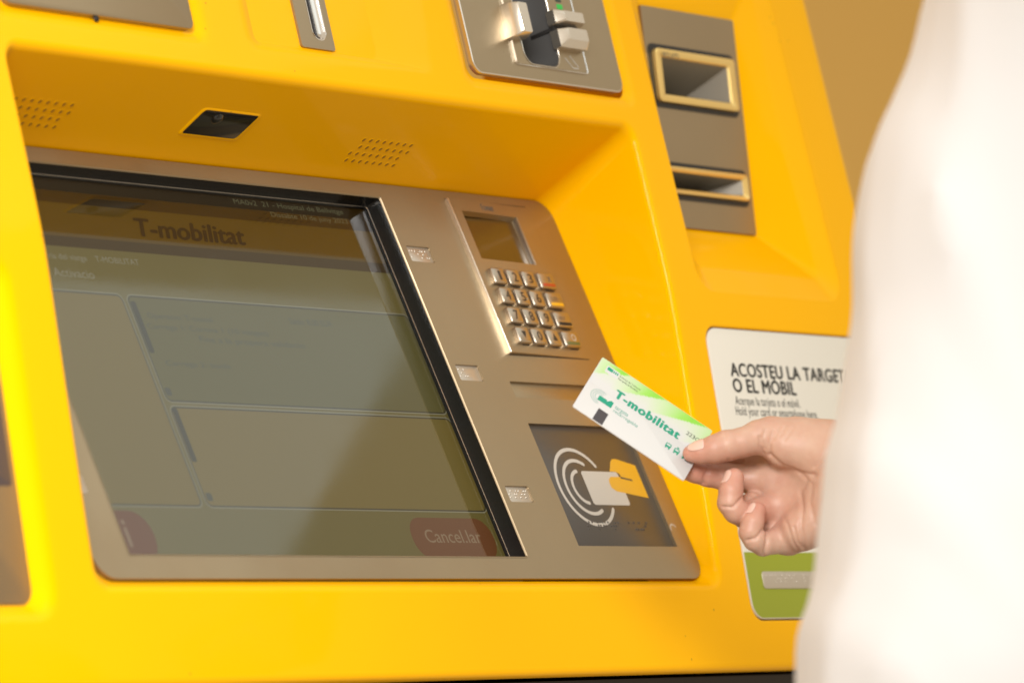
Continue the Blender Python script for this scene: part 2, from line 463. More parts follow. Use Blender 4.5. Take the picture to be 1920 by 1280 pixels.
bm = bmesh.new(); bm.from_mesh(shell.data); bmesh.ops.remove_doubles(bm, verts=bm.verts, dist=1e-6)
bmesh.ops.recalc_face_normals(bm, faces=bm.faces); bm.to_mesh(shell.data); bm.free()
wn(shell)
# plinth below and dark box behind the openings
def box(name, x0, x1, y0, y1, z0, z1, m, parent):
    v = [(x, y, z) for x in (x0, x1) for y in (y0, y1) for z in (z0, z1)]
    return mk(name, v, [(0, 1, 3, 2), (4, 6, 7, 5), (0, 4, 5, 1), (2, 3, 7, 6), (0, 2, 6, 4), (1, 5, 7, 3)], m, parent)
box('plinth', -940, 268, 6, 300, -900, -66, 'plinth', TM)
sheet('panel_backing', FP, [(-616, -4), (14, -4), (14, PT+4), (-616, PT+4)], -46, 'dark', TM)

# --- hood underside: camera window and two speaker grilles
def SD(d): return SL-d
win = plate('camera_window', FS, -410, -357, SD(59), SD(35), 2.5, -1, .5, 'smoked', TM, .3)
rim_o = rr(-412.5, -354.5, SD(61.5), SD(33.5), 4, 5); rim_i = rr(-410, -357, SD(59), SD(35), 2.5, 5)
v, f = loft([[FS(x, s, 0) for x, s in rim_o], [FS(x, s, .7) for x, s in rr(-411.5, -355.5, SD(60.5), SD(34.5), 3.4, 5)], [FS(x, s, .6) for x, s in rim_i], [FS(x, s, .3) for x, s in rim_i]])
smooth_angle(mk('window_rim', v, f, 'yellow', win), 60)
mk('lens', *dome(FS, -392, SD(42), .5, 4.5, .5, 14, 4), 'black_gloss', win, smooth=True)
for gx in (-242, -578):
    parts = []; rims = []
    for row in range(4):
        for k in range(8 if row < 3 else 8):
            x = gx+3.5+k*7.2+(row % 2)*3.4; s = SD(46+row*7.0)
            parts.append(([FS(x+1.25*cos(2*pi*i/10), s+1.7*sin(2*pi*i/10), .10) for i in range(10)], [tuple(range(10))]))
            rims.append(loft([[FS(x+2.3*cos(2*pi*i/10), s+2.9*sin(2*pi*i/10), .0) for i in range(10)], [FS(x+1.9*cos(2*pi*i/10), s+2.5*sin(2*pi*i/10), .22) for i in range(10)],
                              [FS(x+1.4*cos(2*pi*i/10), s+1.95*sin(2*pi*i/10), .06) for i in range(10)]]))
    g = join_meshes('speaker_grille', rims, 'yellow', TM); smooth_angle(g, 80)
    join_meshes('grille_shade_discs', parts, 'hole_shade', g)  # flat discs on the uncut surface, hole shade put in as colour

# --- interface panel in steel, with openings
SX0, SX1, SS0, SS1 = -578, -186, 16, 283.2
KX0, KX1, KS0, KS1 = -112.4, -20.4, 168.2, 286.4
CX0, CX1, CS0, CS1 = -124, -9.2, 24.5, 115.5
panel = holed_plate('interface_panel', FP, rr(-611.3, 9.1, .6, PT-.7, 14.5, 8),
                    [rr(SX0, SX1, SS0, SS1, 1.2, 3), rr(CX0, CX1, CS0, CS1, .5, 2), rr(-125.3, -30, 134.8, 147, .8, 2), rr(-104, -35.5, 239, 279, .5, 2)]
                    + [rr(-179.5, -154, s-11.8, s, 1.5, 4) for s in (246.8, 157.6, 68.0)], -3, 0, 'steel', TM)
# slot plate and braille tags set into it
holder = plate('slot_plate', FP, -127, -28, 133, 149, 1, -3.4, -2.0, 'steel', panel)
for s, wd in ((246.8, 'menu'), (157.6, 'ok'), (68.0, 'stop')):
    bt = plate('braille_tag', FP, -180.5, -153, s-12.8, s+1, 1.5, -3.2, -1.1, 'braille_plate', panel, .2)
    braille('braille_dots', wd, FP, -175.8, s-3, -1.15, 2.4, 'braille_plate', panel, .85, 5.6)
lt = plate('braille_tag', FP, -609.5, -594, 55.5, 68.5, 2.5, -.5, .5, 'braille_plate', panel, .3)

# --- screen: bezel walls, display, glass
def ring(fr, i, h, r): return [fr(x, s, h) for x, s in rr(SX0+i, SX1-i, SS0+i, SS1-i, r, 3)]
v, f = loft([ring(FP, -.6, .25, 1.6), ring(FP, 0, .3, 1.2), ring(FP, .7, -.6, 1.2), ring(FP, .7, -1.2, 1.2)])
edge = mk('bezel_edge', v, f, 'steel', TM); smooth_angle(edge, 50)
v, f = loft([ring(FP, .7, -1.0, 1.2), ring(FP, .8, -12.0, 1.2), ring(FP, 1.0, -12.6, 1.2), ring(FP, 1.5, -12.8, 1.2), ring(FP, 1.6, -14.7, 1.2)])
bez = mk('screen_bezel', v, f, 'black_gloss', TM); smooth_angle(bez, 40)
v, f = loft([ring(FP, .85, -11.9, 1.2), ring(FP, 1.15, -11.9, 1.2), ring(FP, 1.25, -12.3, 1.2)])
mk('gasket_line', v, f, 'lipsteel', bez)
LX0, LX1, LS0, LS1 = -590, -176, 6, 295
screen = plate('touchscreen', FP, LX0, LX1, LS0, LS1, 1, -19, -17, 'lcd_page', TM, .1)
glass = mk('glass_pane', [FP(x, s, -14.8) for x, s in ((LX0, LS0), (LX1, LS0), (LX1, LS1), (LX0, LS1))], [(0, 1, 2, 3)], 'glass', screen)
def scr(name, x0, x1, s0, s1, m, h=-16.9, r=.05): return sheet(name, FP, rr(x0, x1, s0, s1, r, 5), h, m, screen)
def scr_frame(name, x0, x1, s0, s1, r, wd, m, h):
    o = rr(x0, x1, s0, s1, r, 5); i = rr(x0+wd, x1-wd, s0+wd, s1-wd, max(.1, r-wd), 5)
    v, f = loft([[FP(x, s, h) for x, s in o], [FP(x, s, h) for x, s in i]]); return mk(name, v, f, m, screen)
scr('header_bar', LX0+1, LX1-1, 266, LS1-1, 'lcd_bar')
scr('logo_band', LX0+1, LX1-1, 242, 266, 'lcd_band')
scr('hood_reflection_strip', LX0+1, LX1-1, 234.6, 242, 'lcd_hood_reflection', -16.85)  # reflected hood edge painted as a brown strip under the header
text('screen_logo', 'T-mobilitat', FP, -432, -325, 246.5, 260, -16.75, 'lcd_logo', screen, .036, .22)
text('screen_heading', 'MA0v2  21 - Hospital de Bellvitge', FP, -322, -209, 276.5, 281.5, -16.8, 'lcd_pale', screen)
text('screen_date', 'Dissabte 10 de juny 2023', FP, -288, -208, 269.5, 274.2, -16.8, 'lcd_pale', screen)
text('screen_text', 'Tria del viatge    T-MOBILITAT', FP, -530, -442, 224, 229.5, -16.8, 'lcd_hi', screen)
text('screen_text', 'Activacio', FP, -527, -490, 213, 219, -16.8, 'lcd_hi', screen)
for nm, x0, x1, s0, s1 in (('list_box', -572, -471.5, 57.5, 203), ('detail_box', -467, -184, 129.5, 203), ('message_box', -467, -184, 57.5, 126)):
    scr(nm, x0, x1, s0, s1, 'lcd_detail' if nm == 'detail_box' else 'lcd_box', -16.86, 5)
    scr_frame('box_border', x0, x1, s0, s1, 5, .9, 'lcd_line', -16.8)
    scr_frame('box_highlight', x0-.9, x1+.9, s0-.9, s1+.9, 5.6, .7, 'lcd_hi', -16.8)
for tx, x0, x1, s0, s1 in (('Operacio: T-casual', -454, -392, 186.5, 191.5), ('Saldo: 8,00 EUR', -314, -270, 189.5, 194.5), ('Carrega 1: Corona 1 (10 viatges)', -458, -341, 179, 184),
                           ('Fins a la propera validacio', -412, -308, 171.5, 177), ('Carrega 2: buida', -454, -392, 153.5, 158.5)):
    text('screen_text', tx, FP, x0, x1, s0, s1, -16.75, 'lcd_text', screen)
for s0, s1 in ((163, 199), (88, 125)):
    scr('scroll_tab', -465.5, -460.5, s0, s1, 'lcd_line', -16.74, 1.5)
for s in (133.5, 61.5): scr('scroll_arrow', -465, -459.5, s, s+5.5, 'lcd_text', -16.72, 1.5)
scr('cancel_button', -276, -189, 23, 52.5, 'lcd_red', -16.8, 13.5)
text('cancel_lettering', 'Cancel.lar', FP, -262, -203, 34.5, 44, -16.7, 'lcd_cream', screen, .008)
scr('info_button', -585, -527, 20, 54, 'lcd_red', -16.8, 16)
text('info_lettering', 'i', FP, -553, -549.5, 30, 48, -16.7, 'lcd_cream', screen, .02)

# --- keypad block, proud of the panel on its left side
def kh(x): return 2.6*(1-(x-KX0)/(KX1-KX0))
kp_hole = rr(-102.5, -37, 240.2, 277.4, .8, 3)
kp = thing('x', 'x', 'x'); bpy.data.objects.remove(kp)
Vk, Fk, _ = cdt_fill(rr(KX0, KX1, KS0, KS1, .8, 3), [kp_hole])
kv = [FP(x, s, .3+kh(x)) for x, s in Vk]; kf = []
for t in Fk:
    a, b, c = (Vk[i] for i in t); kf.append(t if (b[0]-a[0])*(c[1]-a[1])-(b[1]-a[1])*(c[0]-a[0]) > 0 else t[::-1])
o = rr(KX0, KX1, KS0, KS1, .8, 3); b0 = len(kv); n = len(o)
oo = rr(KX0-.5, KX1+.1, KS0-.3, KS1+.3, 1, 3)
kv += [FP(x, s, .3+kh(x)) for x, s in o]+[FP(x, s, .02+max(0, kh(x)-.35)) for x, s in oo]+[FP(x, s, -.5) for x, s in oo]
for k in (0, 1):
    for i in range(n): kf.append((b0+k*n+i, b0+(k+1)*n+i, b0+(k+1)*n+(i+1) % n, b0+k*n+(i+1) % n))
b0 = len(kv); n = len(kp_hole); inn = rr(-101.6, -38.2, 241, 276.2, .6, 3)
kv += [FP(x, s, .3+kh(x)) for x, s in kp_hole]+[FP(x, s, kh(x)-4.2) for x, s in inn]
for i in range(n): kf.append((b0+i, b0+(i+1) % n, b0+n+(i+1) % n, b0+n+i))
keypad = mk('keypad', kv, kf, 'steel', TM)
v, f = loft([[FP(x, s, kh(x)+.25) for x, s in o], [FP(x, s, kh(x)-.1) for x, s in oo], [FP(x, s, .05) for x, s in rr(KX0-.7, KX1+.1, KS0-.4, KS1+.4, 1, 3)]])
plate('keypad_edge', FP, KX0-.9, KX0+.25, KS0, KS1, .3, 0, 2.95, 'lipsteel', keypad, .35, 3)
sheet('keypad_display', FP, [(-103.5, 239.5), (-36, 239.5), (-36, 278.5), (-103.5, 278.5)], -3.6, 'display', keypad)
plate('display_edge', FP, -38.0, -37.3, 240.2, 277.4, .2, -3.5, .6, 'steel_key', keypad, .15, 2)
text('maker_lettering', 'Verifone', FP, -91, -63, 279.9, 285.0, .34+kh(-74), 'ink_soft', keypad, .02)
# thin dark lines above and below the keypad; the lower is its shadow, painted
for s in (KS0-1.0, KS1+.5): sheet('joint_shade_line', FP, [(KX0-.6, s), (KX1+.3, s), (KX1+.3, s+.55), (KX0-.6, s+.55)], .03, 'dark', keypad)
legends = [['1', '2', '3', 'X'], ['4', '5', '6', 'CANC <'], ['7', '8', '9', '---'], ['v', '0', 'v', 'O']]
bars = ['red', 'amber', 'dark', 'keygreen']
key_mesh = {}
for j in range(4):
    for i in range(4):
        wide = i == 3; wd = 17.6 if wide else 13.6
        x0 = -101.5+18.0*i+(.9 if wide else 0); s0 = 220.0-15.1*j; hb = .3+kh(x0+wd/2); ht = hb+3.4
        plate('key', FP, x0, x0+wd, s0, s0+12, 1.3, hb-.6, ht, 'steel_key', keypad, 1.0, 3)
        sheet('key_gap', FP, rr(x0-.6, x0+wd+.6, s0-.6, s0+12.6, 1.6, 3), hb+.06, 'dark', keypad)
        if not wide:
            g = legends[j][i]
            if j == 3 and i in (0, 2):
                cx = x0+7.2; cs = s0+6
                tri = [(cx-2.6, cs+2.6), (cx, cs-2.8), (cx+2.6, cs+2.6)] if i == 0 else [(cx-2.6, cs-2.6), (cx+2.6, cs-2.6), (cx, cs+2.8)]
                sheet('key_legend', FP, tri, ht+.06, 'ink', keypad)
            else:
                cx = x0+7.2; hwid = 1.3 if g == '1' else 2.5
                text('key_legend', g, FP, cx-hwid, cx+hwid, s0+2.4, s0+9.4, ht+.06, 'ink', keypad, .012)
                if g == '5': mk('key_pip', *dome(FP, x0+11.2, s0+4.4, ht, .7), 'steel_key', keypad, smooth=True)
        else:
            plate('key_colour_bar', FP, x0+2, x0+wd-1.6, s0+1.3, s0+3.6, .8, ht-.3, ht+.35, bars[j], keypad, .2, 3)
            if j in (0, 3): 
                if j == 0: text('key_legend', 'x', FP, x0+9.5, x0+13.5, s0+5, s0+9, ht+.06, 'ink_soft', keypad, .01)
                else: arc_sheet('key_legend', FP, x0+11.5, s0+7, 2.2, .8, 0, 360, ht+.06, 'icon_white', keypad, 20)
            else: text('key_legend', 'CORR <' if j == 1 else 'HELP', FP, x0+4, x0+(14 if j == 1 else 11), s0+5.5, s0+8.2, ht+.06, 'ink_soft', keypad)

# --- contactless reader window
rd = plate('contactless_reader', FP, CX0-1.5, CX1+1.5, CS0-1.5, CS1+1.5, .6, -4.5, -2.4, 'reader_black', TM, .1)
cx, cy = -86.0, 69.7
arc_sheet('wave_arc', FP, cx, cy, 28.2, 2.6, 35, 325, -2.33, 'icon_white', rd)
arc_sheet('wave_arc', FP, cx, cy, 19.9, 2.6, 60, 299, -2.33, 'icon_white', rd)
arc_sheet('wave_arc', FP, cx, cy, 12.0, 2.6, 98, 263, -2.33, 'icon_white', rd)
def sheet_ends(r, a):   # round ends of the arcs
    p = (cx+r*cos(radians(a)), cy+r*sin(radians(a))); return [(p[0]+1.3*cos(2*pi*i/14), p[1]+1.3*sin(2*pi*i/14)) for i in range(14)]
for r, aa in ((28.2, (35, 325)), (19.9, (60, 299)), (12.0, (98, 263))):
    for a in aa: sheet('wave_arc_end', FP, sheet_ends(r, a), -2.34, 'icon_white', rd)
sheet('card_icon', FP, rr(-82.8, -40.2, 56.6, 81.9, 2.4, 5), -2.34, 'icon_white', rd)
sheet('hand_icon', FP, [(-15.1, 62.5), (-15.1, 87.4), (-36, 92.0), (-40, 91.6), (-43, 89.6), (-48.5, 82.2), (-42, 82), (-39, 80.9), (-37.5, 79.2), (-39, 78.2), (-50, 78.2), (-53.5, 76), (-54.6, 72.6), (-54, 69.6), (-50, 67.2), (-44, 66.4)], -2.30, 'icon_yellow', rd)
sheet('hand_icon_line', FP, [(-39, 77), (-26, 75.2), (-26, 76.5), (-39, 78.5)], -2.26, 'reader_black', rd)
braille('braille_dots', 'targeta aqui', FP, -100, 43.5, -2.4, 2.5, 'reader_black', rd, .9, 6.1)
mk('painted_arc_reflection', *(lambda oi: ([FP(x, s, .05) for x, s in oi[0]]+[FP(x, s, .05) for x, s in oi[1]], [(k, k+1, 14+k, 13+k) for k in range(12)]))(arc_band(-4.5, 38, 3.4, 1.0, 20, 200, 12)), 'icon_white', panel)  # reflection of the wave arcs, painted on the panel as a pale arc

# --- sign on the right of the front: validator instructions
sign = plate('validator_sign', FL, 46.9, 260.6, L(-27.0), L(172.9), 12, -2.4, -.3, 'sign_white', TM, .4, 8)
sheet('sign_gasket', FL, rr(46.2, 261.3, L(-27.8), L(173.6), 12.6, 8), -1.6, 'dark', sign)
gr = [(x, s) for x, s in rr(47.5, 260, L(-26.4), L(120), 11.4, 8) if s < L(18.4)]
gr = [p for p in gr if p[1] < 0]+[]
gp = [(260, L(18.5)), (47.5, L(18.5))]+[p for p in rr(47.5, 260, L(-26.4), L(120), 11.4, 8) if p[1] < L(0)]
sheet('green_stripe', FL, gp, -.24, 'sign_green', sign)
text('sign_lettering', 'ACOSTEU LA TARGETA', FL, 69, 228, L(139.6), L(149.4), -.22, 'ink', sign, .042, 0, 1.06)
text('sign_lettering', 'O EL MÒBIL', FL, 69, 149.5, L(128.6), L(141.0), -.22, 'ink', sign, .042, 0, 1.06)
text('sign_lettering', 'Acerque la tarjeta o el móvil.', FL, 69, 151, L(118.2), L(126.2), -.22, 'ink', sign, .008, 0, 1.08)
text('sign_lettering', 'Hold your card or smartphone here.', FL, 67.5, 172, L(110.8), L(119), -.22, 'ink', sign, .008, 0, 1.08)
bp_ = plate('braille_strip', FL, 65, 240, L(-6.5), L(5.2), 2, -.3, .6, 'braille_plate', sign, .3)
braille('braille_dots', 'acosteu la targeta o el mobil', FL, 69, L(2.6), .55, 2.4, 'braille_plate', sign, .85, 6.0)

# --- left outlet module
lm = plate('ticket_outlet', FL, -861, -673.7, L(-12.4), L(175), 9.5, -9, -7.2, 'steel', TM, .4, 6)
plate('outlet_window', FL, -840, -677.5, L(54), L(140), 2, -7.4, -7.0, 'leftdark', lm, .2, 4)

# --- hood plate, coin entry, bank card reader
tl = plate('hood_plate', FU, -618, -447.5, U(335.5), U(485), 5, -3.8, 1.0, 'steel', TM, .5, 6)
mk('plate_lock', *dome(FU, -537, U(334.3), -1.2, 2.2, .8, 10, 3), 'dark', tl, smooth=True)
holed_plate('entry_face', FU, rr(-386.3, -261.7, U(333.8), U(490), 6, 8), [rr(-330, -310, U(337), U(445), 2, 3)], -4, -2.25, 'yellow', TM)
slot_o = rr(-326, -313.5, U(341.5), U(440), 6, 6)
coin = holed_plate('coin_entry', FU, rr(-340.5, -306.5, U(335), U(470), 2, 6), [slot_o], -2.4, -.6, 'steel', TM)
v, f = loft([[FU(x, s, -.5) for x, s in rr(-327, -312.5, U(340.6), U(441), 6.8, 6)], [FU(x, s, -.2) for x, s in rr(-326.6, -312.9, U(341), U(440.6), 6.5, 6)], [FU(x, s, -.6) for x, s in slot_o], [FU(x, s, -7.0) for x, s in rr(-324.6, -314.9, U(343), U(439), 4.6, 6)]])
smooth_angle(mk('slot_rim', v, f, 'chrome', coin), 50)
sheet('slot_floor', FU, rr(-324.8, -314.7, U(342.6), U(439), 4.8, 6), -6.9, 'dark', coin)
# reader
cr = holed_plate('card_reader_plate', FU, rr(-160.5, 10.5, U(334.2), U(480), 8, 8), [rr(-112, -30, U(342.6), U(450), 2.5, 4)], -3, 1.6, 'steel', TM)
v, f = loft([[FU(x, s, 1.6) for x, s in rr(-160.5, 10.5, U(334.2), U(480), 8, 8)], [FU(x, s, 1.2) for x, s in rr(-161.3, 11.3, U(333.4), U(481), 8.8, 8)], [FU(x, s, -3) for x, s in rr(-161.3, 11.3, U(333.4), U(481), 8.8, 8)]])
smooth_angle(mk('plate_edge', v, f, 'lipsteel', cr), 30)
chan = rr(-101, -61, U(344.5), U(452), 9, 6)
rb_ = holed_plate('reader_bezel', FU, rr(-111.2, -30.8, U(343.3), U(455), 2, 4), [chan], -1, 2.6, 'steel', cr)
v, f = loft([[FU(x, s, 2.7) for x, s in rr(-111.4, -30.6, U(343.1), U(455), 2.2, 4)], [FU(x, s, 2.9) for x, s in rr(-112.0, -30.0, U(342.6), U(456), 2.6, 4)], [FU(x, s, 1.4) for x, s in rr(-112.3, -29.7, U(342.3), U(456), 2.8, 4)]])
smooth_angle(mk('bezel_line', v, f, 'chrome', cr), 50)
v, f = loft([[FU(x, s, 2.9) for x, s in rr(-102, -60, U(343.6), U(453), 10, 6)], [FU(x, s, 3.1) for x, s in rr(-101.5, -60.5, U(344), U(452.6), 9.5, 6)], [FU(x, s, 2.4) for x, s in chan]])
smooth_angle(mk('channel_rim', v, f, 'lipsteel', cr), 60)
v, f = loft([[FU(x, s, 2.4) for x, s in chan], [FU(x, s, -14) for x, s in rr(-100, -62, U(346), U(450), 10, 6)], [FU(x, s, -24) for x, s in rr(-95, -68, U(352), U(445), 9, 6)]])
k = len(chan); f.append(tuple(range(2*k, 3*k)))
smooth_angle(mk('channel', v, f, 'grey_plastic', cr), 45)
def block(name, x0, x1, z0, z1, h0, h1, cl, cr_, cb, ct, m, parent):
    """protruding lip, top face inset by cl/cr_/cb/ct"""
    b = rr(x0, x1, U(z0), U(z1), 1.2, 3); q = [FU(x, s, h0) for x, s in b]
    mid = [FU(x, s, h0+(h1-h0)*.55) for x, s in b]
    def tp(i, h): return [FU(x, s, h) for x, s in rr(x0+cl*i, x1-cr_*i, U(z0)+cb*i, U(z1)-ct*i, 1.2, 3)]
    v, f = loft([q, mid, tp(.9, h1-.4), tp(1, h1)]); n = len(b); f.append(tuple(range(3*n, 4*n)))
    return smooth_angle(mk(name, v, f, m, parent), 32)
block('reader_lip', -116, -102, 359, 383, 1.5, 15, 2.5, 1.5, 2, 2, 'lipsteel', cr)
block('reader_lip', -64, -33, 373, 383, 2, 14, 5, 4, .6, 2.5, 'lipsteel', cr)
block('reader_lip', -64, -33, 357, 369.5, 2, 14, 5, 4, 4, .6, 'lipsteel', cr)
plate('card_slot', FU, -62, -33.5, U(369.5), U(373), .3, 1, 5, 'dark', cr, .2, 2)
plate('card_slot', FU, -62.6, -61.2, U(369.6), U(372.2), .3, -20, 2, 'dark', cr, .1, 2)
for i, (z0, z1, m) in enumerate(((386.5, 390, 'led_green'), (391.5, 395.5, 'led_off'))):
    plate('status_lamp', FU, -49, -42.5, U(z0), U(z1), .6, 2.5, 2.9, m, cr, .15, 2)
text('reader_lettering', 'INSERT CARD', FU, -56, -34, U(398.5), U(400.8), 2.66, 'ink_soft', cr)
# embossed pictogram on the right lower flank of the bezel
for a, b in (((-54, 352), (-47, 345.5)), ((-47, 345.5), (-40, 345.5)), ((-48, 354), (-40, 346.5))):
    d = Vector((b[0]-a[0], U(b[1])-U(a[1]))).normalized(); nrm = Vector((-d.y, d.x))*.35
    P0, P1 = Vector((a[0], U(a[1]))), Vector((b[0], U(b[1])))
    sheet('pictogram_line', FU, [tuple(P0-nrm), tuple(P1-nrm), tuple(P1+nrm), tuple(P0+nrm)], 2.75, 'icon_white', cr)

# --- banknote plate with two bezels
bn = holed_plate('banknote_plate', FB, rr(76.5, 194.0, 0, 157.6, 1.5, 5), [rr(84, 182, 91, 125, 3, 5), rr(84, 183, 24.5, 42, 2, 5)], -2, 0, 'steel', TM)
for x0, x1, s0, s1, t, dp in ((82, 186, 87.5, 128.5, 9, 34), (82, 186.5, 22, 44, 6, 24)):
    gk = rr(x0-2.5, x1+2.2, s0-2.4, s1+2.4, 5.5, 6); g2 = rr(x0+1.6, x1-1.6, s0+1.6, s1-1.6, 3.6, 6)
    v, f = loft([[FB(x, s, .05) for x, s in gk], [FB(x, s, .5) for x, s in gk], [FB(x, s, .6) for x, s in g2]])
    g = mk('bezel_gasket', v, f, 'black_rubber', bn)
    a = rr(x0+1.5, x1-1.5, s0+1.5, s1-1.5, 3.6, 6); b = rr(x0+2.6, x1-2.6, s0+2.6, s1-2.6, 3, 6); c = rr(x0+t, x1-t, s0+t*.72, s1-t*.72, 1.5, 6); d = rr(x0+t+1, x1-t-1, s0+t*.72+.8, s1-t*.72-.8, 1.2, 6)
    e = rr(x0+t+14, x1-t-14, s0+t*.72+4.2, s0+t*.72+5.8+1.6, 1, 6)
    v, f = loft([[FB(x, s, .8) for x, s in a], [FB(x, s, 3.6) for x, s in a], [FB(x, s, 4.2) for x, s in b], [FB(x, s, 3.2) for x, s in c], [FB(x, s, 2.0) for x, s in d]])
    smooth_angle(mk('banknote_bezel', v, f, 'gold', bn), 40)
    v, f = loft([[FB(x, s, 2.1) for x, s in d], [FB(x, s, -dp) for x, s in e]]); n = len(d)
    mk('slot_funnel', v, f, 'funnel', bn)
    sheet('slot_mouth', FB, e, -dp+.4, 'dark', bn)
    if t == 9: text('bezel_lettering', 'BITLLETS', FB, 92, 112, 121.2, 124.6, 4.3, 'ink_soft', bn)

# ------------------------------------------------------------------ travel card in the hand
KH = .9643
HS = .3425                                       # mm per picture pixel at the hand's distance
HO = CAMPOS+(CF+CR*((1400-960)/FPX)+CU*((640-910)/FPX))*3.08*KH   # hand origin in the room
def hand_pt(x, y, z): return HO+(CR*x+CU*y-CF*z)*.001*KH          # x right, y up, z towards the viewer (mm)
cv = [Vector(((px-1400)*HS, (910-py)*HS, 0)) for px, py in ((1130.3, 670.2), (1337.3, 807.6), (1281.4, 901.9), (1072.4, 760.3))]
cc = sum(cv, Vector())/4
zb = 116*HS/2
eA = Vector(((cv[1]-cv[0])+(cv[2]-cv[3]))/2); eA.z = -4.9*HS
eB = Vector(((cv[0]-cv[3])+(cv[1]-cv[2]))/2); eB.z = -2*zb
eA.normalize(); eB = (eB-eA*eB.dot(eA)).normalized(); eN = eA.cross(eB)
def wdir(v): return (CR*v.x+CU*v.y-CF*v.z)
card_o = hand_pt(*(cc-eA*42.8-eB*27))           # lower left corner of the card
FC = Frame(Vector(card_o)*1000, wdir(eB), wdir(eA))
FC.x *= KH; FC.v *= KH; FC.n *= KH
CARD = plate('travel_card', FC, 0, 85.6, 0, 54, 1.2, -.42, .42, 'card', None, .12, 4)
CARD['label'] = 'white and green plastic travel card held up between thumb and fingers'; CARD['category'] = 'travel card'
# green ray print: small grid with printed colour (flat print)
gx, gy = 86, 27; gv = []; gf = []; cols = []
for j in range(gy+1):
    for i in range(gx+1):
        x = .25+85.1*i/gx; y = 53.75-26*j/gy; gv.append(FC(x, y, .47))
        vv = 54-y
        wv_ = 0
        # three fans of green: each starts on a slanted line and fades to the left and downward
        for (xa, xb, ya, yb) in ((1, 21, 20, .5), (34, 49, 15.5, 1.2), (62, 77, 16.2, 2.6)):
            pass
        c = np.array([.55, .545, .54])
        fan = 0.
        for p0, p1, p2 in (((-6, 22), (21, 1), 26), ((14, 22), (49, 1), 30), ((40, 20), (78, 2), 34), ((70, 26), (104, 2), 34)):
            # boundary line p0-p1: to its upper left it is green, fading away from the line
            t = (x-p0[0])/(p1[0]-p0[0]); yl = p0[1]+(p1[1]-p0[1])*t
            if vv < yl:
                dist = (yl-vv)*.8
                fan = max(fan, max(0, min(1, t))**.8*max(0, 1-dist/ (p2*.62)))
        base_fade = max(0, 1-vv/20)
        g = min(1, fan*.95+.34*base_fade)
        gcol = np.array([.22, .54, .035]); pale = np.array([.50, .68, .26])
        tgt = pale*(1-g)+gcol*g
        c = c*(1-min(1, g*1.25))+tgt*min(1, g*1.25)
        cols.append((*c, 1))
for j in range(gy):
    for i in range(gx):
        a = j*(gx+1)+i; gf.append((a, a+gx+1, a+gx+2, a+1))
gp_ = mk('green_print', gv, gf, 'card_print', CARD)
ca = gp_.data.color_attributes.new('print', 'FLOAT_COLOR', 'POINT'); ca.data.foreach_set('color', np.array(cols).ravel())
def cy_(v): return 54-v
text('card_lettering', 'T-mobilitat', FC, 19.0, 69.0, cy_(25.6), cy_(17.6), .53, 'teal', CARD, .058, .0, 1.14)
sheet('card_emblem', FC, [(6.6, cy_(8.4)), (6.6, cy_(4.4)), (10.4, cy_(4.4)), (10.4, cy_(8.4))][::-1] if False else [(6.6, cy_(7.6)), (10.6, cy_(7.6)), (10.6, cy_(4.6)), (6.6, cy_(4.6))], .53, 'teal', CARD)
for k in range(3): sheet('card_emblem_bar', FC, [(11+k*1.4, cy_(7.2)), (11.9+k*1.4, cy_(7.2)), (11.9+k*1.4, cy_(4.9)), (11+k*1.4, cy_(4.9))], .53, 'teal', CARD)
sheet('card_emblem_ground', FC, rr(5.8, 15.4, cy_(10.4), cy_(3.8), .6, 3), .50, 'card', CARD)
text('card_small_print', 'Autoritat del Transport', FC, 15.8, 32, cy_(7.4), cy_(5.2), .53, 'ink', CARD)
text('card_small_print', 'Metropolita de Barcelona', FC, 15.8, 31, cy_(10.0), cy_(7.8), .53, 'ink', CARD)
for r in (3.0, 4.5, 6.0): arc_sheet('card_wave', FC, 11.6, cy_(33.2), r, .30, 60, 285, .53, 'teal_soft', CARD, 24)
sheet('card_symbol', FC, rr(11.2, 17.2, cy_(36), cy_(31.6), .4, 3), .55, 'teal', CARD)
sheet('card_symbol', FC, [(16.4, cy_(34.6)), (17.5, cy_(36)), (21.6, cy_(36)), (21.6, cy_(30.4)), (19.6, cy_(30.0)), (17.6, cy_(32.4))], .57, 'teal', CARD)
text('card_lettering', 'targeta', FC, 23.6, 33.6, cy_(35.2), cy_(31.2), .53, 'teal_soft', CARD)
text('card_lettering', 'recarregable', FC, 23.9, 42.4, cy_(38.4), cy_(34.6), .53, 'teal_soft', CARD)
sheet('card_square', FC, [(15.0, cy_(53.7)), (22.4, cy_(53.7)), (22.4, cy_(42)), (15.0, cy_(42))], .53, 'card_dark', CARD)
text('card_number', '223C6', FC, 71.6, 83.4, cy_(16.8), cy_(13.4), .53, 'ink', CARD)
for k, x in enumerate((63.6, 70.0, 76.6)):
    y = cy_(38.0)
    sheet('transport_icon', FC, rr(x, x+4.0, y+1.2, y+5.2, .8, 3), .53, 'teal', CARD)
    sheet('transport_icon_window', FC, rr(x+.7, x+3.3, y+3.0, y+4.4, .3, 2), .56, 'card', CARD)
    sheet('transport_icon_wheel', FC, [(x+.3, y), (x+1.2, y), (x+1.2, y+1.3), (x+.3, y+1.3)], .54, 'teal', CARD)
    sheet('transport_icon_wheel', FC, [(x+2.8, y), (x+3.7, y), (x+3.7, y+1.3), (x+2.8, y+1.3)], .54, 'teal', CARD)
    if k == 1: sheet('transport_icon_bow', FC, [(x+1.2, y+5.6), (x+2.8, y+5.6), (x+2.8, y+6.6), (x+1.2, y+6.6)], .54, 'teal', CARD)

